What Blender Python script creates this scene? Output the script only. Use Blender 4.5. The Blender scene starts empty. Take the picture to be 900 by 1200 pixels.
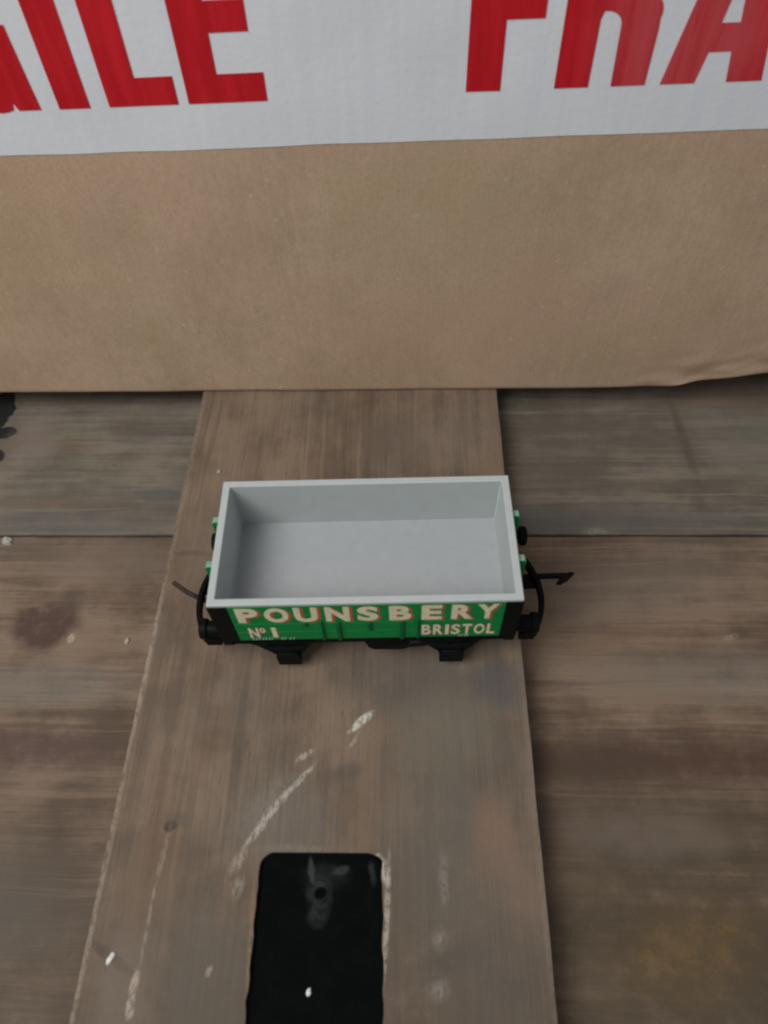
import bpy, bmesh, math, random
from mathutils import Vector, Matrix, noise as mnoise

S = 0.001                      # everything below is written in millimetres
scene = bpy.context.scene
COL = scene.collection
random.seed(7)

# ------------------------------------------------------------------ object helpers
def link(name, bm, mat, parent=None, smooth=False, bevel=0.0, seg=2):
    me = bpy.data.meshes.new(name)
    bmesh.ops.recalc_face_normals(bm, faces=bm.faces[:])
    bmesh.ops.scale(bm, vec=(S, S, S), verts=bm.verts[:])
    bm.to_mesh(me); bm.free()
    for m in (mat if isinstance(mat, (list, tuple)) else [mat]):
        me.materials.append(m)
    o = bpy.data.objects.new(name, me)
    COL.objects.link(o)
    if parent is not None:
        o.parent = parent
    if bevel:
        b = o.modifiers.new('bevel', 'BEVEL'); b.width = bevel * S; b.segments = seg
        b.limit_method = 'ANGLE'; b.angle_limit = math.radians(35)
        b.harden_normals = False
    if smooth or bevel:
        for p in me.polygons: p.use_smooth = True
        try:
            me.set_sharp_from_angle(angle=math.radians(38))
        except Exception:
            pass
    return o

def tag(o, label, cat, group=None):
    o['label'] = label; o['category'] = cat
    if group: o['group'] = group

def box(bm, x0, x1, y0, y1, z0, z1):
    v = [bm.verts.new((x, y, z)) for z in (z0, z1) for y in (y0, y1) for x in (x0, x1)]
    for f in ((0, 1, 3, 2), (4, 5, 7, 6), (0, 1, 5, 4), (2, 3, 7, 6), (0, 2, 6, 4), (1, 3, 7, 5)):
        bm.faces.new([v[i] for i in f])

def prism(bm, pts, axis, a0, a1):
    """closed outline in the two other axes, extruded along axis from a0 to a1"""
    def mk(p, a):
        q = list(p); q.insert(axis, a); return bm.verts.new(q)
    A = [mk(p, a0) for p in pts]; B = [mk(p, a1) for p in pts]
    n = len(pts)
    bm.faces.new(A); bm.faces.new(B[::-1])
    for i in range(n):
        bm.faces.new((A[i], A[(i + 1) % n], B[(i + 1) % n], B[i]))

def lathe(bm, prof, axis, c, n=32):
    """profile of (position along axis, radius), closed at both ends"""
    rings = []
    for a, r in prof:
        ring = []
        for k in range(n):
            t = 2 * math.pi * k / n
            q = [c[0], c[1], c[2]]
            o = [i for i in range(3) if i != axis]
            q[axis] += a; q[o[0]] += r * math.cos(t); q[o[1]] += r * math.sin(t)
            ring.append(bm.verts.new(q))
        rings.append(ring)
    for A, B in zip(rings, rings[1:]):
        for k in range(n):
            bm.faces.new((A[k], A[(k + 1) % n], B[(k + 1) % n], B[k]))
    bm.faces.new(rings[0]); bm.faces.new(rings[-1][::-1])

def sweep(bm, pts, w, h):
    """rectangular strip (w across in plan, h tall) along plan points (x, y, z)"""
    rings = []
    for i, p in enumerate(pts):
        a = Vector(pts[max(0, i - 1)]); b = Vector(pts[min(len(pts) - 1, i + 1)])
        t = (b - a); t.z = 0; t.normalize()
        nrm = Vector((-t.y, t.x, 0)); P = Vector(p)
        rings.append([bm.verts.new(P + nrm * sx * w / 2 + Vector((0, 0, sz * h / 2))) for sx, sz in ((-1, -1), (1, -1), (1, 1), (-1, 1))])
    for A, B in zip(rings, rings[1:]):
        for k in range(4):
            bm.faces.new((A[k], A[(k + 1) % 4], B[(k + 1) % 4], B[k]))
    bm.faces.new(rings[0]); bm.faces.new(rings[-1][::-1])

def outline_bm(splines, depth):
    """filled 2-D outline (holes allowed) as a slab in local x, y with z from -depth/2 to depth/2"""
    cu = bpy.data.curves.new('outline', 'CURVE'); cu.dimensions = '2D'; cu.fill_mode = 'BOTH'; cu.extrude = depth / 2
    for pts in splines:
        s = cu.splines.new('POLY'); s.points.add(len(pts) - 1)
        for q, p in zip(s.points, pts): q.co = (p[0], p[1], 0, 1)
        s.use_cyclic_u = True
    ob = bpy.data.objects.new('outline', cu); COL.objects.link(ob)
    dg = bpy.context.evaluated_depsgraph_get(); dg.update()
    me = bpy.data.meshes.new_from_object(ob.evaluated_get(dg))
    bm = bmesh.new(); bm.from_mesh(me)
    bmesh.ops.remove_doubles(bm, verts=bm.verts[:], dist=1e-4)
    bpy.data.objects.remove(ob); bpy.data.curves.remove(cu); bpy.data.meshes.remove(me)
    return bm

def glyph_verts(ch, bold):
    cu = bpy.data.curves.new('glyph', 'FONT'); cu.body = ch; cu.size = 1; cu.offset = bold; cu.resolution_u = 4
    ob = bpy.data.objects.new('glyph', cu); COL.objects.link(ob)
    dg = bpy.context.evaluated_depsgraph_get(); dg.update()
    me = bpy.data.meshes.new_from_object(ob.evaluated_get(dg))
    vs = [tuple(v.co) for v in me.vertices]; fs = [tuple(p.vertices) for p in me.polygons]
    bpy.data.objects.remove(ob); bpy.data.curves.remove(cu); bpy.data.meshes.remove(me)
    return vs, fs

def put_glyph(bm, ch, x0, x1, z0, z1, y, bold=0.02, slant=0.0):
    vs, fs = glyph_verts(ch, bold)
    xs = [v[0] for v in vs]; ys = [v[1] for v in vs]
    ax, bx, ay, by = min(xs), max(xs), min(ys), max(ys)
    nv = []
    for v in vs:
        u = (v[0] - ax) / (bx - ax); w = (v[1] - ay) / (by - ay)
        nv.append(bm.verts.new((x0 + u * (x1 - x0) + slant * w * (z1 - z0), y, z0 + w * (z1 - z0))))
    for f in fs:
        try: bm.faces.new([nv[i] for i in f])
        except ValueError: pass

# ------------------------------------------------------------------ node helpers
class NT:
    def __init__(self, name):
        self.m = bpy.data.materials.new(name); self.m.use_nodes = True
        self.t = self.m.node_tree; self.t.nodes.clear()
        self.out = self.t.nodes.new('ShaderNodeOutputMaterial')
        self.b = self.t.nodes.new('ShaderNodeBsdfPrincipled')
        self.t.links.new(self.b.outputs[0], self.out.inputs['Surface'])
        tc = self.t.nodes.new('ShaderNodeTexCoord')
        self.P = self.mapping(tc.outputs['Object'], scale=(1000, 1000, 1000))     # object space in mm
    def set(self, sock, v):
        if hasattr(v, 'is_linked') or isinstance(v, bpy.types.NodeSocket): self.t.links.new(v, sock)
        else:
            if isinstance(v, (tuple, list)) and len(v) == 3 and sock.type == 'RGBA': v = (*v, 1)
            sock.default_value = v
    def mapping(self, vec, loc=(0, 0, 0), rot=0.0, scale=(1, 1, 1), kind='POINT', rotv=None):
        n = self.t.nodes.new('ShaderNodeMapping'); n.vector_type = kind
        self.t.links.new(vec, n.inputs[0])
        n.inputs['Location'].default_value = loc
        n.inputs['Rotation'].default_value = rotv or (0, 0, rot)
        n.inputs['Scale'].default_value = scale
        return n.outputs[0]
    def math(self, op, a, b=0.0, clamp=False):
        n = self.t.nodes.new('ShaderNodeMath'); n.operation = op; n.use_clamp = clamp
        self.set(n.inputs[0], a); self.set(n.inputs[1], b); return n.outputs[0]
    def noise(self, vec, scale=1.0, detail=3.0, rough=0.5, dist=0.0, color=False):
        n = self.t.nodes.new('ShaderNodeTexNoise')
        self.t.links.new(vec, n.inputs['Vector'])
        n.inputs['Scale'].default_value = scale; n.inputs['Detail'].default_value = detail
        n.inputs['Roughness'].default_value = rough; n.inputs['Distortion'].default_value = dist
        return n.outputs['Color' if color else 'Fac']
    def rng(self, v, a, b, c=0.0, d=1.0, smooth=True):
        n = self.t.nodes.new('ShaderNodeMapRange'); n.clamp = True
        n.interpolation_type = 'SMOOTHSTEP' if smooth else 'LINEAR'
        self.set(n.inputs['Value'], v)
        for k, x in zip(('From Min', 'From Max', 'To Min', 'To Max'), (a, b, c, d)): n.inputs[k].default_value = x
        return n.outputs[0]
    def mix(self, fac, a, b, mode='MIX'):
        n = self.t.nodes.new('ShaderNodeMix'); n.data_type = 'RGBA'; n.blend_type = mode
        self.set(n.inputs[0], fac); self.set(n.inputs[6], a); self.set(n.inputs[7], b); return n.outputs[2]
    def vadd(self, a, b):
        n = self.t.nodes.new('ShaderNodeVectorMath'); n.operation = 'ADD'
        self.set(n.inputs[0], a); self.set(n.inputs[1], b); return n.outputs[0]
    def length(self, v):
        n = self.t.nodes.new('ShaderNodeVectorMath'); n.operation = 'LENGTH'
        self.set(n.inputs[0], v); return n.outputs['Value']
    def wobble(self, scale, amp):
        c = self.noise(self.P, scale, 3, 0.6, color=True)
        return self.vadd(self.P, self.mapping(c, loc=(-0.5 * amp, -0.5 * amp, 0), scale=(amp, amp, 0)))
    def blot(self, vec, cx, cy, rx, ry, rot=0.0, soft=0.5):
        """soft-edged ellipse at (cx, cy) mm, 1 inside"""
        flat = self.mapping(vec, loc=(cx, cy, 0), rot=math.radians(rot), scale=(rx, ry, 1e6), kind='TEXTURE')
        return self.rng(self.length(flat), 1 + soft, max(0.0, 1 - soft))
    def bump(self, h, strength, dist):
        n = self.t.nodes.new('ShaderNodeBump')
        n.inputs['Strength'].default_value = strength; n.inputs['Distance'].default_value = dist * S
        self.set(n.inputs['Height'], h); self.t.links.new(n.outputs[0], self.b.inputs['Normal'])
    def done(self, color, rough=0.5, spec=0.5):
        self.set(self.b.inputs['Base Color'], color); self.set(self.b.inputs['Roughness'], rough)
        self.b.inputs['Specular IOR Level'].default_value = spec
        return self.m

def wood(name, along, light, dark, offset, stains_shade=(), scratches_edge_light=(), worn=()):
    """weathered wood, grain along 'x' or 'y'; stains_shade: (cx, cy, rx, ry, rot, soft, colour, strength)"""
    t = NT(name)
    P = t.mapping(t.P, loc=offset)
    st = (lambda a, c: (a, c, c)) if along == 'x' else (lambda a, c: (c, a, c))
    big = t.noise(t.mapping(P, scale=st(.010, .035)), 1, 4, .55)
    mid = t.noise(t.mapping(P, scale=st(.016, .16)), 1, 5, .6, .4)
    fine = t.noise(t.mapping(P, scale=st(.02, .8)), 1, 5, .68)
    hair = t.noise(t.mapping(P, scale=st(.07, 2.4)), 1, 4, .65)
    line = t.noise(t.mapping(t.wobble(.02, 5), loc=(offset[1], offset[0], 0), scale=st(.006, .34)), 1, 3, .55)
    mott = t.noise(P, .06, 5, .62)
    dust = t.noise(P, .9, 4, .75)
    f = t.math('ADD', t.math('MULTIPLY', big, .5), t.math('MULTIPLY', mid, .5))
    f = t.math('ADD', f, t.math('MULTIPLY', t.math('SUBTRACT', mott, .5), .60))
    f = t.math('ADD', f, t.math('MULTIPLY', t.math('SUBTRACT', fine, .5), .34))
    f = t.math('ADD', f, t.math('MULTIPLY', t.math('SUBTRACT', hair, .5), .20))
    c = t.mix(t.rng(f, .35, .65), dark, light)
    pore = t.noise(t.mapping(P, loc=(3, 8, 0), scale=st(.13, 1.9)), 1, 2, .5)
    c = t.mix(t.rng(pore, .64, .70, 0, .45), c, tuple(x * .5 for x in dark))
    c = t.mix(t.rng(line, .60, .645, 0, .26), c, tuple(x * .55 for x in dark))
    c = t.mix(t.rng(line, .385, .35, 0, .30), c, tuple(min(1, x * 1.35) for x in light))
    grey = t.noise(t.mapping(P, loc=(31, 17, 0), scale=st(.02, .035)), 1, 4, .6)
    c = t.mix(t.rng(grey, .48, .68, 0, .3), c, (.150, .130, .104))
    warm = t.noise(t.mapping(P, loc=(-55, 90, 0), scale=st(.018, .05)), 1, 4, .6)
    c = t.mix(t.rng(warm, .52, .72, 0, .5), c, (.185, .115, .070))
    W = t.wobble(.13, 9.0)
    W2 = t.wobble(.30, 1.6)
    br = t.noise(P, .22, 5, .7)
    for cx, cy, rx, ry, rot, soft, colr, k in stains_shade:
        m = t.blot(W if min(rx, ry) > 4 else W2, cx, cy, rx, ry, rot, soft)
        m = t.math('MULTIPLY', m, t.rng(br, .25, .6, .55, 1))
        c = t.mix(t.math('MULTIPLY', m, k), c, colr)
    sn = t.noise(t.mapping(P, rot=.8, scale=(1, .45, 1)), .95, 5, .78)
    for cx, cy, rx, ry, rot, soft, colr, k in scratches_edge_light:  # scratches, along with a few pale lines of painted edge light
        m = t.blot(t.P if max(rx, ry) > 10 else W2, cx, cy, rx, ry, rot, soft)
        m = t.math('MULTIPLY', m, t.rng(sn, .40, .56, .08, 1.15))
        c = t.mix(t.math('MULTIPLY', m, k), c, colr)
    c = t.mix(t.rng(dust, .66, .8, 0, .35), c, (.30, .27, .23))
    c = t.mix(t.rng(dust, .36, .24, 0, .35), c, (.055, .042, .033))
    t.bump(t.math('ADD', t.math('ADD', fine, t.math('MULTIPLY', hair, .6)), t.math('MULTIPLY', dust, .5)), .35, .5)
    return t.done(c, t.rng(mid, .3, .7, .62, .8), .3)

# ------------------------------------------------------------------ materials
PALE = (.40, .35, .28); BONE = (.46, .42, .36)
M = {}
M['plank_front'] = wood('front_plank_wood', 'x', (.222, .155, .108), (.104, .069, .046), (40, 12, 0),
    stains_shade=[(-94, -6, 10, 6.5, 0, .35, (.085, .050, .038), 1.1), (-88, 2, 4, 5, 20, .5, (.085, .055, .045), .6),
            (-110, -41, 58, 5.2, 0, .45, (.092, .056, .045), .9),
            (90, -43, 58, 4.4, 0, .7, (.092, .048, .034), .95), (60, -44, 16, 4.0, 0, .5, (.062, .042, .028), .6),
            (74, -84, 17, 8, 8, .5, (.215, .125, .045), 1.2), (52, -80, 11, 8, 0, .6, (.075, .055, .032), .7),
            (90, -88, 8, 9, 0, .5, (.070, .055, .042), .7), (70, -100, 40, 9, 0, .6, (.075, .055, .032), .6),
            (60, -68, 7, 3, 0, .5, (.090, .065, .050), .5), (-90, -88, 45, 30, 0, .8, (.085, .064, .047), .72), (80, -80, 46, 30, 0, .7, (.072, .052, .031), .8),  # the two broad patches are foreground shade painted into the wood
            (95, -20, 36, 7, 0, .7, (.185, .170, .145), .5), (-90, -24, 24, 6, 0, .7, (.185, .170, .150), .5),
            (-90, -78, 18, 12, 0, .7, (.110, .095, .075), .6), (68, -60, 20, 5, 0, .7, (.180, .140, .110), .5),
            (-79, 15, 26, 7, 0, .6, (.190, .145, .115), .6), (80, 8, 36, 9, 0, .7, (.190, .148, .118), .5)],
    scratches_edge_light=[(100, -9, 2.0, .8, 20, .7, PALE, .4), (-85, -10, 1.0, 1.4, 0, .4, BONE, .5)])
M['plank_back'] = wood('back_plank_wood', 'x', (.196, .168, .132), (.112, .094, .074), (-70, 95, 0),
    stains_shade=[(-133.5, 77, 5.0, 11, 0, .12, (.010, .010, .010), 1.9), (-128.5, 66.8, 4.0, 2.6, 10, .15, (.012, .012, .012), 1.9),
            (-127.2, 56.5, 1.9, 2.6, 30, .2, (.020, .016, .013), 1.8), (-127.5, 49.5, 2.0, 2.2, 0, .3, (.03, .02, .016), 1.2),
            (-117, 62, 8, 8, 0, .6, (.22, .175, .150), .5),
            (102.6, 62, 1.6, 15, 3, .6, (.082, .060, .046), .8), (102, 36, 2.5, 3, 0, .6, (.10, .07, .055), .6),
            (60, 30, 60, 5, 0, .6, (.095, .090, .085), .7), (-68, 40, 9, 2.5, 0, .4, (.085, .085, .085), .7),
            (-95, 29, 30, 4, 0, .6, (.105, .098, .098), .6), (62, 50, 13, 10, 0, .7, (.10, .088, .070), .5),
            (130, 60, 25, 13, 0, .7, (.185, .172, .150), .5)],
    scratches_edge_light=[(68, 26, 3, 1, 0, .6, (.30, .29, .26), .5)])
M['board'] = wood('board_wood', 'y', (.218, .156, .110), (.122, .086, .060), (15, -30, 0),
    stains_shade=[(20, -36, 13, 14, 0, .6, (.190, .170, .128), .65), (34, -27, 7, 6, 0, .6, (.088, .090, .098), .75),  # bluish dark patch: the wagon's soft shadow, painted on
            (10, -25, 17, 8, 0, .7, (.098, .090, .082), .6), (30.5, -62, 5.2, 6.5, 10, .6, (.300, .165, .115), 1.0), (28, -66, 2.5, 5, -10, .6, (.28, .16, .11), .7), (33, -70, 4.5, 5.5, 0, .7, (.265, .158, .115), .9), (35.5, -77, 3.5, 5.5, 0, .7, (.25, .155, .115), .8),  # first patch carries on the wagon's painted shadow
            (22, -58, 4, 9, 0, .6, (.115, .110, .100), .6), (16, -70, 9, 15, 0, .7, (.135, .125, .108), .6), (30, -92, 9, 12, 0, .6, (.105, .092, .082), .7), (-10, -100, 62, 28, 0, .8, (.084, .063, .043), .75), (26, -60, 15, 46, 0, .7, (.118, .098, .076), .55),  # widest patch darkens the near end, shade put into the colour
            (18, -88, 5, 3, 30, .6, (.085, .072, .06), .6), (-4, -49, 3.2, 1.8, 10, .6, (.085, .075, .065), .6),
            (-51, 12, 5.5, .8, -3, .5, (.085, .06, .048), .75), (-41, 11.5, 6, .5, -3, .5, (.085, .06, .048), .5),
            (-44.3, -61.6, 1.3, 1.0, 20, .35, (.035, .028, .024), .9), (-43.4, -60.4, 2.4, 1.6, 20, .6, (.10, .082, .068), .6),
            (-52, -88, 6, 1.0, -28, .5, (.060, .045, .036), .8),
            (-31, -92, 10, 12, 0, .6, (.120, .108, .088), .5), (-20, -60, 12, 9, 0, .7, (.160, .142, .118), .5),
            (20, 55, 22, 12, 0, .7, (.170, .140, .110), .4), (-48, -94, 6, 12, 0, .6, (.205, .155, .120), .5), (-44, 20, 9, 22, 0, .7, (.195, .145, .110), .5)],
    scratches_edge_light=[(-1.0, -37.0, 3.4, .9, 43, .5, (.56, .53, .47), 1.1), (-2.6, -41.5, 2.4, .5, 55, .5, PALE, 0.47), (-14.3, -45.2, 2.4, .7, 35, .5, BONE, 0.55),
               (-15.5, -51.5, 5.6, .6, 49, .5, BONE, 0.66), (-20.6, -57.2, 4.6, .85, 50, .5, BONE, 0.74), (-23.6, -62.0, 4.4, .7, 53, .5, BONE, 0.70),
               (-27.6, -68.5, 3.0, 1.1, 62, .6, PALE, 0.47), (-22, -56, 7, 3.0, 52, .8, (.28, .25, .21), 0.27), (-27, -74, 2.2, 1.4, 70, .6, PALE, 0.35),
               (-57.9, -20, .8, 22, 0, .5, (.36, .30, .235), 0.62), (-57.9, -75, .8, 34, 0, .5, (.33, .27, .21), 0.55), (-57.6, 35, .8, 40, 0, .5, (.27, .225, .18), 0.39),  # left edge: worn pale wood plus painted light on the bevel
               (-46.2, -92.3, .9, 2.6, -8, .4, (.40, .33, .26), 0.74), (-46.3, -96.4, .8, 1.8, 0, .4, (.44, .37, .30), 0.74), (-45.6, -80, .35, 12, -1, .5, (.30, .25, .2), 0.55),
               (-44.7, -68, .4, 7, -4, .5, (.26, .21, .17), 0.55), (-31, -90, .6, 1.2, -20, .5, PALE, 0.47),
               (17.2, -83.4, 1.3, 1.7, 0, .8, (.32, .29, .25), 0.4), (16.8, -92.5, 1.8, 1.6, 0, .8, (.31, .28, .25), 0.4), (18.5, -72, 1.0, 5, 0, .7, (.26, .245, .215), 0.39),
               (6.0, -79, .6, 11, -2, .45, BONE, 0.62), (5.2, -70.5, .9, 2.4, 12, .5, (.5, .47, .42), 0.70), (3.2, -67.7, 1.3, .8, 0, .5, (.42, .41, .40), 0.70),  # long pale line: light on the slot's right edge, painted in
               (-22.9, -84, .7, 12, 3, .5, (.26, .16, .09), 0.55), (-14, -66, 8, .8, 0, .6, (.24, .21, .18), 0.39),
               (40, -60, .7, 40, 0, .5, (.22, .18, .145), 0.39)])

t = NT('cardboard')
flute = t.noise(t.mapping(t.P, scale=(.9, .9, .006)), 1, 3, .6)
blotch = t.noise(t.P, .028, 5, .6); mott = t.noise(t.mapping(t.P, scale=(.35, .35, .22)), 1, 5, .7)
spk = t.noise(t.P, .42, 2, .5); grit = t.noise(t.P, 1.6, 3, .7)
f = t.math('ADD', t.math('MULTIPLY', blotch, .65), t.math('MULTIPLY', mott, .35))
f = t.math('ADD', f, t.math('MULTIPLY', t.math('SUBTRACT', flute, .5), .12))
c = t.mix(t.rng(f, .32, .68), (.415, .295, .195), (.535, .390, .272))
pink = t.noise(t.mapping(t.P, loc=(70, 0, 20), scale=(.014, .014, .02)), 1, 4, .55)
c = t.mix(t.rng(pink, .42, .66, 0, .6), c, (.510, .345, .240))
olive = t.noise(t.mapping(t.P, loc=(-20, 0, 77), scale=(.017, .017, .015)), 1, 4, .55)
c = t.mix(t.rng(olive, .5, .7, 0, .5), c, (.425, .328, .198))
fib = t.noise(t.mapping(t.P, scale=(1.1, 1.1, .7)), 1, 4, .75)
c = t.mix(t.rng(fib, .34, .60, .22, 0), c, (.27, .19, .125))
c = t.mix(t.rng(spk, .70, .77, 0, .55), c, (.58, .49, .36))
c = t.mix(t.rng(grit, .34, .22, 0, .3), c, (.16, .115, .07))
c = t.mix(t.rng(grit, .66, .78, 0, .3), c, (.54, .43, .29))
t.bump(t.math('ADD', flute, t.math('ADD', mott, grit)), .25, .35)
M['card'] = t.done(c, .82, .25)

t = NT('tape_film')
v1 = t.noise(t.mapping(t.P, scale=(.5, .5, .02)), 1, 4, .6); v2 = t.noise(t.P, .05, 4, .6); v3 = t.noise(t.P, .6, 3, .6)
c = t.mix(t.rng(v1, .35, .68), (.70, .735, .79), (.73, .758, .80)); c = t.mix(t.rng(v2, .45, .7, 0, .5), c, (.70, .715, .735))
c = t.mix(t.rng(v3, .62, .78, 0, .3), c, (.61, .64, .70))
t.bump(t.math('ADD', t.math('MULTIPLY', v1, .6), v3), .25, .25)
M['tape'] = t.done(c, .42, .4)
t = NT('tape_ink')
v1 = t.noise(t.mapping(t.P, scale=(.35, .35, .03)), 1, 4, .6); v2 = t.noise(t.P, .05, 4, .6)
c = t.mix(t.rng(v1, .35, .7), (.47, .006, .013), (.58, .012, .022))
sheen = t.blot(t.mapping(t.wobble(.12, 6), rotv=(math.radians(-90), 0, 0)), 71, 108, 17, 22, 0, .6)  # glossy sheen across R and A, painted into the ink colour
c = t.mix(t.math('MULTIPLY', sheen, t.rng(v1, .3, .6, .35, .75)), c, (.55, .085, .10))
t.bump(v1, .2, .2)
M['ink'] = t.done(c, .40, .4)

def plain(name, colr, rough, var=.12, spec=.5, scale=.5, bump=.15, wear=None, wearlim=(.68, .76)):
    t = NT(name)
    n = t.noise(t.P, scale, 5, .65); n2 = t.noise(t.P, 3.0, 3, .7)
    lo = tuple(x * (1 - var) for x in colr); hi = tuple(min(1, x * (1 + var)) for x in colr)
    c = t.mix(t.rng(n, .3, .7), lo, hi)
    if wear:
        c = t.mix(t.rng(n2, wearlim[0], wearlim[1], 0, .6), c, wear)
    t.bump(n2, bump, .08)
    return t.done(c, t.rng(n, .3, .7, rough - .06, rough + .06), spec)

M['grey'] = plain('grey_plastic', (.44, .478, .475), .55, .03, .3, .25)
M['floor_grey'] = plain('floor_plastic', (.365, .382, .395), .6, .03, .25, .35, .2)
M['green'] = plain('green_paint', (.003, .205, .046), .5, .10, .15, .3)
M['green_rib'] = plain('shaded_green', (.002, .105, .036), .5, .12, .15, .3)  # darker green paints in the shade at the raised straps
M['lit_green'] = plain('lit_green', (.20, .36, .25), .5, .15, .2, 1.0)
M['black'] = plain('black_plastic', (.0035, .0050, .0045), .5, .2, .07, .5, .15, (.02, .022, .02))
M['cream'] = plain('cream_print', (.70, .68, .47), .55, .15, .3, 1.2, .05)
M['redprint'] = plain('red_print', (.50, .085, .055), .55, .1, .3, 1.2, .05)
M['white'] = plain('white_print', (.55, .60, .58), .55, .1, .3, 1.2, .05)
M['steel'] = plain('wheel_metal', (.10, .10, .10), .35, .2, .5)
M['rust'] = plain('rusty_metal', (.035, .025, .020), .6, .3, .3, .8)
M['flake'] = plain('flake_white', (.74, .72, .68), .7, .1, .3)
M['flake_grey'] = plain('flake_grey', (.33, .33, .30), .75, .15, .3)
M['floor'] = plain('dark_floor', (.03, .026, .022), .9, .3, .2, .05)
t = NT('black_plate_paint')
n = t.noise(t.P, .25, 5, .65); n2 = t.noise(t.P, 1.2, 4, .7)
c = t.mix(t.rng(n, .35, .7), (.0014, .0026, .0022), (.0035, .0050, .0044))
Wp = t.wobble(.25, 2.2)
for cx, cy, rx, ry, rot, k in [(-9.1, -75.6, 2.7, 3.6, 8, .33), (-8.9, -79.2, 2.0, 2.2, 0, .2), (-10.9, -70.2, .7, 2.6, 10, .5), (-4.4, -70.3, 1.8, 1.0, 5, .45), (-7.5, -71.5, 4.5, 2.6, 0, .15), (2.6, -70.5, .8, 2.4, 10, .3)]:
    m = t.math('MULTIPLY', t.blot(Wp, cx, cy, rx, ry, rot, .45), t.rng(n, .32, .6, .25, 1))
    c = t.mix(t.math('MULTIPLY', m, k), c, (.075, .082, .080))
c = t.mix(t.blot(t.P, -8.7, -74.9, 1.5, 1.25, 20, .25), c, (.002, .003, .003))
c = t.mix(t.rng(n2, .74, .82, 0, .3), c, (.05, .052, .05))
t.bump(t.math('ADD', n, n2), .3, .2)
M['plate'] = t.done(c, t.rng(n, .3, .7, .65, .85), .03)

# ------------------------------------------------------------------ setting: planks, raised board
ZL = -10.0
bm = bmesh.new(); box(bm, -900, 900, -900, 900, -36, -32)
fl = link('floor', bm, M['floor']); fl['kind'] = 'structure'

def plank(name, x0, x1, y0, y1, z0, z1, mat, wob0, wob1, seed):
    """a long board with slightly uneven long edges"""
    bm = bmesh.new(); n = 300
    rows = []
    for i in range(n + 1):
        x = x0 + (x1 - x0) * i / n
        a = y0 + wob0 * (mnoise.noise(Vector((x * .05, seed, 0))) + .5 * mnoise.noise(Vector((x * .21, seed, 3))))
        b = y1 + wob1 * (mnoise.noise(Vector((x * .05, seed + 9, 0))) + .5 * mnoise.noise(Vector((x * .21, seed + 9, 3))))
        rows.append([bm.verts.new(p) for p in ((x, a, z0), (x, b, z0), (x, b, z1), (x, a, z1))])
    for A, B in zip(rows, rows[1:]):
        for k in range(4):
            bm.faces.new((A[k], A[(k + 1) % 4], B[(k + 1) % 4], B[k]))
    bm.faces.new(rows[0]); bm.faces.new(rows[-1][::-1])
    return link(name, bm, mat, bevel=.5)
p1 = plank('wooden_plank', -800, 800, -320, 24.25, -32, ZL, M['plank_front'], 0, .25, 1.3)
tag(p1, 'wide brown weathered plank lying crosswise under the raised board, with a dark band along it', 'plank', 'planks of the wooden surface')
p2 = plank('wooden_plank', -800, 800, 25.0, 330, -32, ZL, M['plank_back'], .25, 0, 5.7)
tag(p2, 'greyish weathered plank running beneath the cardboard box, with a black stain at its left', 'plank', 'planks of the wooden surface')

# raised board with a rounded slot that holds a black plate
XL, XR = -58.2, 40.5
left = [(XL + .22 * mnoise.noise(Vector((y * .08, 2, 0))) + .12 * mnoise.noise(Vector((y * .4, 4, 0))), y) for y in [-300 + 6 * i for i in range(96)]]
right = [(XR + .18 * mnoise.noise(Vector((y * .08, 7, 0))), y) for y in [270 - 6 * i for i in range(96)]]
def rounded_slot(xa, xb, top, bot, r, skew, wob=0.0):
    pts = []
    for k in range(9):
        a = math.pi / 2 * k / 8
        pts.append((xb - r + r * math.sin(a) , top - r + r * math.cos(a)))
    n = 40
    for i in range(1, n): pts.append((xb + skew * i / n, top - r - (top - bot - 2 * r) * i / n))
    for k in range(9):
        a = math.pi / 2 * k / 8
        pts.append((xb + skew - r + r * math.cos(a), bot + r - r * math.sin(a)))
    for k in range(9):
        a = math.pi / 2 * k / 8
        pts.append((xa + r - r * math.sin(a), bot + r - r * math.cos(a)))
    for i in range(1, n): pts.append((xa, bot + r + (top - bot - 2 * r) * i / n))
    for k in range(9):
        a = math.pi / 2 * k / 8
        pts.append((xa + r - r * math.cos(a), top - r + r * math.sin(a)))
    if wob:
        pts = [(x + wob * mnoise.noise(Vector((x * .3, y * .3, 1))), y + wob * mnoise.noise(Vector((x * .3, y * .3, 8)))) for x, y in pts]
    return pts
slot = rounded_slot(-22.6, 4.9, -66.8, -150, 3.2, 1.4, .5)
bm = outline_bm([left + right, slot], 10.0)
bmesh.ops.translate(bm, verts=bm.verts[:], vec=(0, 0, -5.0))
board = link('wooden_board', bm, M['board'], bevel=.45)
tag(board, 'raised brown board under the toy wagon, with pale scratches and a black inset plate', 'board')
bm = outline_bm([rounded_slot(-22.9, 5.2, -66.5, -150.3, 4.7, 1.4)], 6.0)
# countersunk screw hole: shallow dimple lathed into a raised lip
bmesh.ops.translate(bm, verts=bm.verts[:], vec=(0, 0, -4.2))
plate = link('metal_plate', bm, M['plate'], board)
bm = bmesh.new()
lathe(bm, [(-.02, 2.5), (.22, 2.3), (.26, 1.9), (.05, 1.3), (.03, .01)], 2, (-9.3, -74.6, -1.2), 28)
link('screw_hole', bm, M['plate'], plate, smooth=True)

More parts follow.
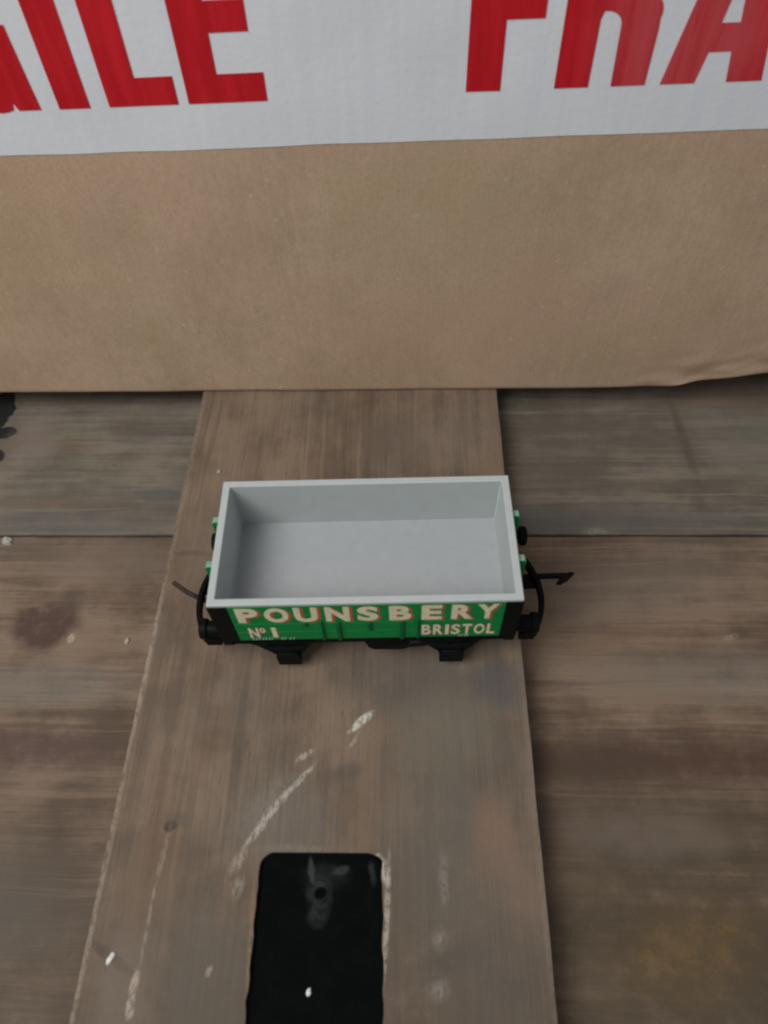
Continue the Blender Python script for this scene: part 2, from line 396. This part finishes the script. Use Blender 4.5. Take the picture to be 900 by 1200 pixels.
# ------------------------------------------------------------------ cardboard box with printed tape
YB = 75.4
def bottom_z(x):
    K = [(-999, .25), (40, .25), (74, .6), (92, .9), (99, 1.3), (105, 2.6), (113, 3.9), (127, 5.6), (150, 8.0), (400, 11.0)]
    for (a, p), (b, q) in zip(K, K[1:]):
        if x <= b:
            return p + (q - p) * (x - a) / (b - a)
def face_y(x, z):
    y = YB + .55 * mnoise.noise(Vector((x * .016, z * .016, 3.1))) + .18 * mnoise.noise(Vector((x * .06, z * .06, 7.7)))
    if x > 60 and z < 22:                                   # crushed lower corner, pushed in
        y += 2.2 * ((x - 60) / 80) ** 2 * (1 - z / 22) ** 1.5
        y += 1.6 * min(1, max(0, (x - 82) / 20)) * (1 - z / 22) * mnoise.noise(Vector((x * .09, z * .22 - x * .05, 4)))
    return y
BX0, BX1, BZ, BD = -165.0, 182.0, 186.0, 215.0
bm = bmesh.new()
nx, nz = 232, 110
grid = []
for i in range(nx + 1):
    x = BX0 + (BX1 - BX0) * i / nx; col = []
    b = bottom_z(x)
    # the fold at the bottom edge is rounded: two extra rows tucked under
    col.append(bm.verts.new((x, face_y(x, b) + 3.0, b + (.02))))
    col.append(bm.verts.new((x, face_y(x, b) + 1.1, b + .05)))
    col.append(bm.verts.new((x, face_y(x, b) + .35, b + .35)))
    for k in range(nz + 1):
        z = b + 1.1 + (BZ - b - 1.1) * (k / nz) ** 1.15
        col.append(bm.verts.new((x, face_y(x, z), z)))
    col.append(bm.verts.new((x, YB + 1.2, BZ + .9)))
    col.append(bm.verts.new((x, YB + BD, BZ + .9)))
    col.append(bm.verts.new((x, YB + BD, b)))
    grid.append(col)
for A, B in zip(grid, grid[1:]):
    m = len(A)
    for k in range(m):
        bm.faces.new((A[k], A[(k + 1) % m], B[(k + 1) % m], B[k]))
bm.faces.new(grid[0]); bm.faces.new(grid[-1][::-1])
carton = link('cardboard_box', bm, M['card'], smooth=True)
tag(carton, 'brown cardboard box standing on the raised board, sealed with white tape printed in red', 'box')

def tape_axis(x): return 85.1 + .0187 * (x - 5)
bm = bmesh.new()
cols = []
for i in range(101):
    x = BX0 + .4 + (BX1 - BX0 - .8) * i / 100
    wv = .25 * mnoise.noise(Vector((x * .05, 5, 5)))
    cols.append([bm.verts.new((x, face_y(x, z) - .12, z)) for z in [tape_axis(x) + wv + 58 * k / 24 for k in range(25)]])
for A, B in zip(cols, cols[1:]):
    for k in range(24): bm.faces.new((A[k], A[k + 1], B[k + 1], B[k]))
tape = link('tape', bm, M['tape'], carton, smooth=True)

# block letters of the tape, in mm from each letter's lower left corner (cap height 34.8)
H = 34.8
def arc(cx, cy, rx, ry, a0, a1, n=10):
    return [(cx + rx * math.cos(math.radians(a0 + (a1 - a0) * i / n)), cy + ry * math.sin(math.radians(a0 + (a1 - a0) * i / n))) for i in range(n + 1)]
GL = {
 'I': [[(0, 0), (7.3, 0), (7.3, H), (0, H)]],
 'L': [[(0, 0), (16.2, 0), (16.2, 6.1), (7.6, 6.1), (7.6, H), (0, H)]],
 'E': [[(0, 0), (18.2, 0), (18.2, 6.1), (7.7, 6.1), (7.7, 14.4), (16.3, 14.4), (16.3, 20.4), (7.7, 20.4), (7.7, H - 6.1), (18.0, H - 6.1), (18.0, H), (0, H)]],
 'F': [[(0, 0), (7.7, 0), (7.7, 14.2), (15.7, 14.2), (15.7, 20.4), (7.7, 20.4), (7.7, H - 6.1), (17.6, H - 6.1), (17.6, H), (0, H)]],
 'R': [[(0, 0), (7.5, 0), (7.5, 13.6)] + arc(8.6, 12.2, 3.4, 2.9, 100, 0, 8) + [(12.5, 0), (20.0, 0), (20.0, 11.5)] + arc(17.2, 14.4, 2.8, 3.2, -20, 60, 5) +
       arc(14.0, 25.6, 6.3, 9.2, -40, 90, 12) + [(0, H)],
       [(7.5, 19.5), (7.5, H - 6.0)] + arc(9.6, 24.2, 2.8, 4.6, 80, -80, 8)],
 'A': [[(0, 0), (7.5, 0), (8.6, 6.3), (13.4, 6.3), (14.4, 0), (22.1, 0), (15.8, H), (6.3, H)],
       [(9.4, 11.9), (13.3, 11.9), (11.2, 26.0)]],
 'G': [[(17.2, 17.8), (10.2, 17.8), (10.2, 12.6), (11.0, 12.6)] + arc(9.4, 9.0, 1.7, 3.4, 0, -180, 8) + [(7.7, 26)] +
       arc(9.4, 26, 1.7, 3.4, 180, 0, 8) + [(11.1, 22.6), (17.6, 22.6)] + arc(9.0, 26, 8.8, 9.2, 0, 180, 12) + arc(8.6, 9.0, 8.4, 9.4, 180, 290, 12) + [(12.0, 1.8), (12.7, 0), (18.0, 0)]],
}
OFF = [('F', 0.0), ('R', 19.7), ('A', 43.0), ('G', 66.8), ('I', 89.2), ('L', 101.0), ('E', 119.6)]
def tape_word(x0, k0, k1):
    bm = bmesh.new()
    for ch, dx in OFF[k0:k1]:
        g = outline_bm(GL[ch], .06)
        bmesh.ops.triangulate(g, faces=g.faces[:])
        for _ in range(3):
            long = [e for e in g.edges if e.calc_length() > 6]
            if not long: break
            bmesh.ops.subdivide_edges(g, edges=long, cuts=1)
            bmesh.ops.triangulate(g, faces=[f for f in g.faces if len(f.verts) > 3])
        sk = .03
        vm = {}
        for v in g.verts:
            X = x0 + dx + v.co.x; base = 95.95 + .0215 * (X - 5)
            Z = base + v.co.y
            vm[v] = bm.verts.new((X, face_y(X, Z) - .22 - v.co.z, Z))
        for f in g.faces: bm.faces.new([vm[v] for v in f.verts])
        g.free()
    return link('lettering', bm, M['ink'], tape)
tape_word(-159.0, 0, 7)
tape_word(23.9, 0, 7)

# ------------------------------------------------------------------ the toy wagon (local mm; z = 0 on the board)
wag = bpy.data.objects.new('toy_wagon', None); COL.objects.link(wag)
wag.empty_display_size = .02
wag.location = (.735 * S, -5.371 * S, 0.05 * S); wag.rotation_euler = (0, 0, .02469)
tag(wag, 'green toy railway wagon with empty grey open body and cream lettering, on the raised board', 'toy wagon')
L2, W2, ZR, TH, DF = 35.0, 17.12, 36.0, 1.73, 16.13
ZB = 18.0
bm = bmesh.new()
def ring(hx, hy, z): return [bm.verts.new((sx * hx, sy * hy, z)) for sx, sy in ((-1, -1), (1, -1), (1, 1), (-1, 1))]
loops = [ring(L2 - .55, W2 - .55, ZB), ring(L2 - .55, W2 - .55, ZR - 1.0), ring(L2, W2, ZR - 1.0), ring(L2, W2, ZR),
         ring(L2 - TH, W2 - TH, ZR), ring(L2 - TH - .22, W2 - TH - .22, ZR - DF)]
for A, B in zip(loops, loops[1:]):
    for k in range(4): bm.faces.new((A[k], A[(k + 1) % 4], B[(k + 1) % 4], B[k]))
bm.faces.new(loops[0]); bm.faces.new(loops[-1])
link('body', bm, M['grey'], wag, bevel=.22, seg=3)

bm = bmesh.new()                                         # plank floor laid into the body
box(bm, -(L2 - TH - .24), L2 - TH - .24, -(W2 - TH - .24), W2 - TH - .24, ZR - DF - .2, ZR - DF + .12)
link('wagon_floor', bm, M['floor_grey'], wag, bevel=.06)
for s in (-1, 1):
    bm = bmesh.new()
    zs = [ZB - .2, 22.2, 26.5, 30.8, ZR - 1.05]
    for a, b in zip(zs, zs[1:]): box(bm, -30.9, 31.3, *sorted((s * (W2 - .5), s * (W2 + .02))), a + .07, b - .07)
    sp = link('side_panel', bm, M['green'], wag, bevel=.12)
    bm = bmesh.new()                                     # drop-door ironwork moulded on the side
    yy = sorted((s * (W2 - .1), s * (W2 + .5)))
    for x, w, za, zb in ((-6.6, .95, ZB - .1, 27.0), (8.1, .95, ZB - .1, 27.0), (-10.4, .5, ZB - .1, 27.6), (11.9, .5, ZB - .1, 27.6), (.6, .8, 22.5, 26.6), (-14.2, .9, 25.4, 27.0)):
        box(bm, x - w / 2, x + w / 2, *yy, za, zb)
    link('door_strap', bm, M['green_rib'], sp, bevel=.12)
    if s < 0:
        cells = [('P', -29.2, -24.2), ('O', -22.9, -17.4), ('U', -16.1, -10.8), ('N', -9.1, -3.6), ('S', -1.9, 2.9), ('B', 5.3, 10.3), ('E', 12.6, 17.2), ('R', 19.3, 24.2), ('Y', 25.0, 29.9)]
        small, X = [], 12.7
        for c, wd in zip('BRISTOL', (2.2, 2.3, .85, 2.1, 2.2, 2.5, 1.9)):
            small.append((c, X, X + wd)); X += wd + .52
        nums = [('N', -27.8, -25.5), ('o', -25.2, -23.9), ('1', -22.4, -21.3)]
        ya, yb = -(W2 + .10), -(W2 + .05)
        bm = bmesh.new(); bs = bmesh.new()
        for ch, a, b in cells:
            put_glyph(bm, ch, a, b, 27.4, 34.5, ya, .045); put_glyph(bs, ch, a + .65, b + .65, 27.0, 34.2, yb, .045)
        link('lettering', bm, M['cream'], sp); link('lettering_shadow', bs, M['redprint'], sp)
        for word in (small, nums):
            bm = bmesh.new(); bs = bmesh.new()
            for ch, a, b in word:
                za, zb = (22.0, 24.6) if ch == 'o' else (19.4, 24.7)
                put_glyph(bm, ch, a, b, za, zb, ya, .03); put_glyph(bs, ch, a + .25, b + .25, za - .2, zb - .2, yb, .03)
            link('lettering', bm, M['cream'], sp); link('lettering_shadow', bs, M['redprint'], sp)
        for row in ([-27.6, -26.9, -26.2, -25.3, -24.6, -23.8, -23.2, -20.8, -20.1, -18.8, -18.0], [21.4, 22.1, 22.9, 23.4]):
            bm = bmesh.new()                              # illegible tiny white print along the bottom edge
            for x in row:
                h = random.uniform(1.1, 1.5)
                pts = [(x, ya, 18.15), (x + .22, ya, 18.15), (x + .62, ya, 18.15 + h), (x + .40, ya, 18.15 + h)]
                bm.faces.new([bm.verts.new(p) for p in pts])
            link('small_print', bm, M['white'], sp)

for s in (-1, 1):
    bm = bmesh.new()
    zs = [ZB - .2, 22.2, 26.5, 30.8, ZR - 1.05]
    for a, b in zip(zs, zs[1:]): box(bm, *sorted((s * (L2 - .5), s * (L2 - .02))), -14.2, 14.2, a + .07, b - .07)
    ep = link('end_panel', bm, M['green'], wag, bevel=.12)
    for y in (-5.7, 6.6):
        bm = bmesh.new()
        prism(bm, [(s * (L2 - .1), 16.0), (s * (L2 + 1.9), 16.0), (s * (L2 + 1.9), 34.0), (s * (L2 + 1.5), 34.8), (s * (L2 - .1), 34.8)], 1, y - .85, y + .85)
        po = link('end_post', bm, [M['green'], M['lit_green']], ep, bevel=.15)
        for f in po.data.polygons:                        # light on the post's top, painted as a paler green
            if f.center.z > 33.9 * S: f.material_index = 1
    for q in (-1, 1):
        bm = bmesh.new()
        X, Y = s * L2, q * W2
        xa = s * (L2 + .14); ya_ = q * (W2 + .16)
        x_in = -30.7 if s < 0 else 31.2
        prism(bm, [(x_in, q * (W2 - .4)), (x_in, ya_), (xa, ya_), (xa, q * 14.0), (s * (L2 - .4), q * 14.0), (s * (L2 - .4), q * (W2 - .4))], 2, ZB - .4, ZR - 1.06)
        link('corner_plate', bm, M['black'], wag, bevel=.12)

bm = bmesh.new()
box(bm, -34.2, 34.2, -16.2, 16.2, 16.6, 17.95)
for s in (-1, 1):
    box(bm, -32.8, 32.8, *sorted((s * 14.0, s * 16.0)), 13.2, 16.7)               # solebars
    prism(bm, [(-17.2, 17.55), (17.2, 17.55), (17.2, 15.4), (16.2, 13.6), (-16.2, 13.6), (-17.2, 15.4)], 0, *sorted((s * 32.7, s * 35.1)))   # headstocks
link('underframe', bm, M['black'], wag, bevel=.18)
for x in (-20.5, 20.5):
    for s in (-1, 1):
        bm = bmesh.new()
        prism(bm, [(x - 9.4, 14.4), (x - 6.8, 12.2), (x - 3.4, 7.4), (x - 2.6, 3.4), (x + 2.6, 3.4), (x + 3.4, 7.4), (x + 6.0, 12.2), (x + 7.4, 14.4)], 1, *sorted((s * 15.2, s * 16.3)))
        ag = link('axle_guard', bm, M['black'], wag, bevel=.15)
        bm = bmesh.new()
        prism(bm, [(x - 3.0, 3.0), (x + 3.0, 3.0), (x + 3.1, 7.6), (x + 2.4, 9.4), (x - 2.4, 9.4), (x - 3.1, 7.6)], 1, *sorted((s * 16.0, s * 17.4)))
        link('axle_box', bm, M['black'], ag, bevel=.3)
        bm = bmesh.new()                                   # leaf spring above the axle box
        for k, (hw, z) in enumerate(((2.4, 9.6), (3.6, 10.5), (4.8, 11.4))):
            prism(bm, [(x - hw, z + .5), (x, z), (x + hw, z + .5), (x + hw, z + 1.25), (x, z + .78), (x - hw, z + 1.25)], 1, *sorted((s * 16.2, s * 16.9)))
        link('leaf_spring', bm, M['black'], ag, bevel=.1)
    bm = bmesh.new()
    lathe(bm, [(-14.9, .6), (-14.8, 1.0), (14.8, 1.0), (14.9, .6)], 1, (x, 0, 6.8), 16)
    ax = link('axle', bm, M['steel'], wag, smooth=True)
    for s in (-1, 1):
        bm = bmesh.new()
        lathe(bm, [(s * 7.2, 3.0), (s * 7.2, 6.6), (s * 7.5, 6.8), (s * 8.0, 6.45), (s * 8.2, 6.1), (s * 9.9, 5.95), (s * 9.9, 5.1), (s * 9.3, 5.0), (s * 9.3, 1.9), (s * 9.9, 1.7), (s * 9.9, .05)], 1, (x, 0, 6.8), 40)
        link('wheel', bm, M['black'], ax, smooth=True)
for s in (-1, 1):
    bm = bmesh.new()                                       # brake gear hung between the wheels
    prism(bm, [(-1.6, 13.4), (10.6, 13.4), (9.6, 7.2), (8.0, 6.4), (1.0, 6.6), (-.4, 8.0)], 1, *sorted((s * 13.4, s * 15.2)))
    bg = link('brake_gear', bm, M['black'], wag, bevel=.2)
    bm = bmesh.new()
    prism(bm, [(4.0, 9.4), (19.5, 12.4), (19.5, 13.2), (4.0, 10.6)], 1, *sorted((s * 15.9, s * 16.5)))
    link('brake_lever', bm, M['black'], bg, bevel=.12)

for s in (-1, 1):
    for y in (-12.6, 12.6):
        bm = bmesh.new()
        lathe(bm, [(s * 0, 2.6), (s * .8, 2.6), (s * 1.0, 2.1), (s * 4.6, 2.0), (s * 4.8, 2.6), (s * 5.9, 2.65), (s * 6.5, 2.35), (s * 6.7, 1.6), (s * 6.75, .05)], 0, (s * 35.0, y, 15.2), 32)
        link('buffer', bm, M['black'], wag, smooth=True)
    bm = bmesh.new()
    pts = [(s * (41.4 + 3.0 * (1 - (abs(k) / 10) ** 2.0)), -2.4 + k * 1.05, 9.4) for k in range(-10, 11)]
    sweep(bm, pts, 1.25, 2.6)
    box(bm, *sorted((s * 30, s * 43.6)), .6, 4.4, 7.8, 9.4)
    box(bm, *sorted((s * 37.5, s * 41.4)), -13.7, -12.2, 7.7, 11.0)
    box(bm, *sorted((s * 37.0, s * 41.2)), 6.6, 8.2, 7.7, 10.8)
    cp = link('coupling', bm, M['black'], wag, bevel=.15)
    bm = bmesh.new()
    if s > 0:
        sweep(bm, [(42.5, 2.9, 10.2), (46.0, 3.0, 10.3), (52.6, 3.0, 10.4)], 1.15, 1.4)
        prism(bm, [(53.8, 3.5), (52.4, 3.75), (50.2, 2.5), (48.6, .7), (49.8, .5), (51.8, 1.7)], 2, 9.6, 11.2)
        link('coupling_hook', bm, M['black'], cp, bevel=.12)
    else:
        sweep(bm, [(-42.5, -1.6, 8.6), (-45.5, -.3, 8.6), (-48.5, 1.2, 8.7), (-52.6, 4.2, 8.9)], 1.15, .9)
        sweep(bm, [(-46.0, -.2, 9.3), (-48.6, 1.3, 9.4), (-50.0, 2.4, 9.4)], .5, .5)
        link('coupling_hook', bm, M['rust'], cp, bevel=.1)

# ------------------------------------------------------------------ small flakes lying about
def flake(x, y, z, rx, ry, h, rot, mat, label, seed):
    r = random.Random(seed); bm = bmesh.new(); n = 9
    up, dn = [], []
    for k in range(n):
        a = 2 * math.pi * k / n; q = r.uniform(.75, 1.12)
        px, py = rx * q * math.cos(a), ry * q * math.sin(a)
        c, s_ = math.cos(math.radians(rot)), math.sin(math.radians(rot))
        X, Y = px * c - py * s_, px * s_ + py * c
        dn.append(bm.verts.new((x + X, y + Y, z))); up.append(bm.verts.new((x + X * .8, y + Y * .8, z + h * r.uniform(.6, 1.1))))
    top = bm.verts.new((x, y, z + h * 1.15))
    for k in range(n):
        bm.faces.new((dn[k], dn[(k + 1) % n], up[(k + 1) % n], up[k])); bm.faces.new((up[k], up[(k + 1) % n], top))
    bm.faces.new(dn)
    o = link('paint_flake', bm, mat); tag(o, label, 'flake', 'pale flakes lying on the wood')
flake(-52.2, -87.9, .02, .75, 1.5, .7, -22, M['flake'], 'bright white flake lying near the left edge of the raised board', 1)
flake(-10.0, -93.2, -1.18, .55, .85, .5, -20, M['flake'], 'small white flake lying on the black inset plate', 2)
flake(-47.9, 41.7, .02, .75, .7, .5, 0, M['flake_grey'], 'tiny round pale speck on the raised board behind the wagon', 3)
flake(-113.3, 22.3, ZL + .02, 2.0, 1.7, 1.1, 0, M['flake_grey'], 'grey rounded crumb lying by the seam between the two crosswise planks', 4)
flake(-68.6, -11.0, ZL + .02, .7, 1.1, .5, 10, M['flake_grey'], 'pale speck on the brown plank between its dark round stain and the raised board', 5)

# ------------------------------------------------------------------ light, world, camera
def area(name, loc, target, size, power, colr):
    d = bpy.data.lights.new(name, 'AREA'); d.shape = 'RECTANGLE'; d.size = size[0]; d.size_y = size[1]; d.energy = power; d.color = colr
    o = bpy.data.objects.new(name, d); COL.objects.link(o)
    o.location = loc
    o.rotation_euler = (Vector(target) - Vector(loc)).to_track_quat('-Z', 'Y').to_euler()
    return o
area('window_light', (-.34, -.27, .64), (0, .03, .02), (.42, .42), 4.55, (1.0, .98, .945))
w = bpy.data.worlds.new('World'); scene.world = w; w.use_nodes = True
w.node_tree.nodes['Background'].inputs[0].default_value = (.93, .97, 1.0, 1)
w.node_tree.nodes['Background'].inputs[1].default_value = .30

cam = bpy.data.cameras.new('camera'); co = bpy.data.objects.new('camera', cam); COL.objects.link(co)
r = Vector((.99951943, .01609014, -.02649578)); u = Vector((.00171542, .82471889, .56554029)); fw = Vector((-.03095119, .56531395, -.82429495))
m = Matrix((r, u, -fw)).transposed().to_4x4(); m.translation = Vector((10.42450976, -96.47260688, 179.15274752)) * S
co.matrix_world = m
cam.sensor_fit = 'VERTICAL'; cam.sensor_height = 36; cam.sensor_width = 27; cam.lens = 856.02302 / 1200 * 36
cam.clip_start = .005; cam.clip_end = 50
cam.dof.use_dof = True; cam.dof.focus_distance = .205; cam.dof.aperture_fstop = 16
scene.camera = co

scene.render.engine = 'CYCLES'
scene.cycles.use_denoising = True
scene.cycles.use_adaptive_sampling = False
scene.cycles.max_bounces = 8
scene.cycles.filter_width = 2.15
scene.view_settings.view_transform = 'Standard'; scene.view_settings.look = 'None'
scene.view_settings.exposure = 0; scene.view_settings.gamma = 1
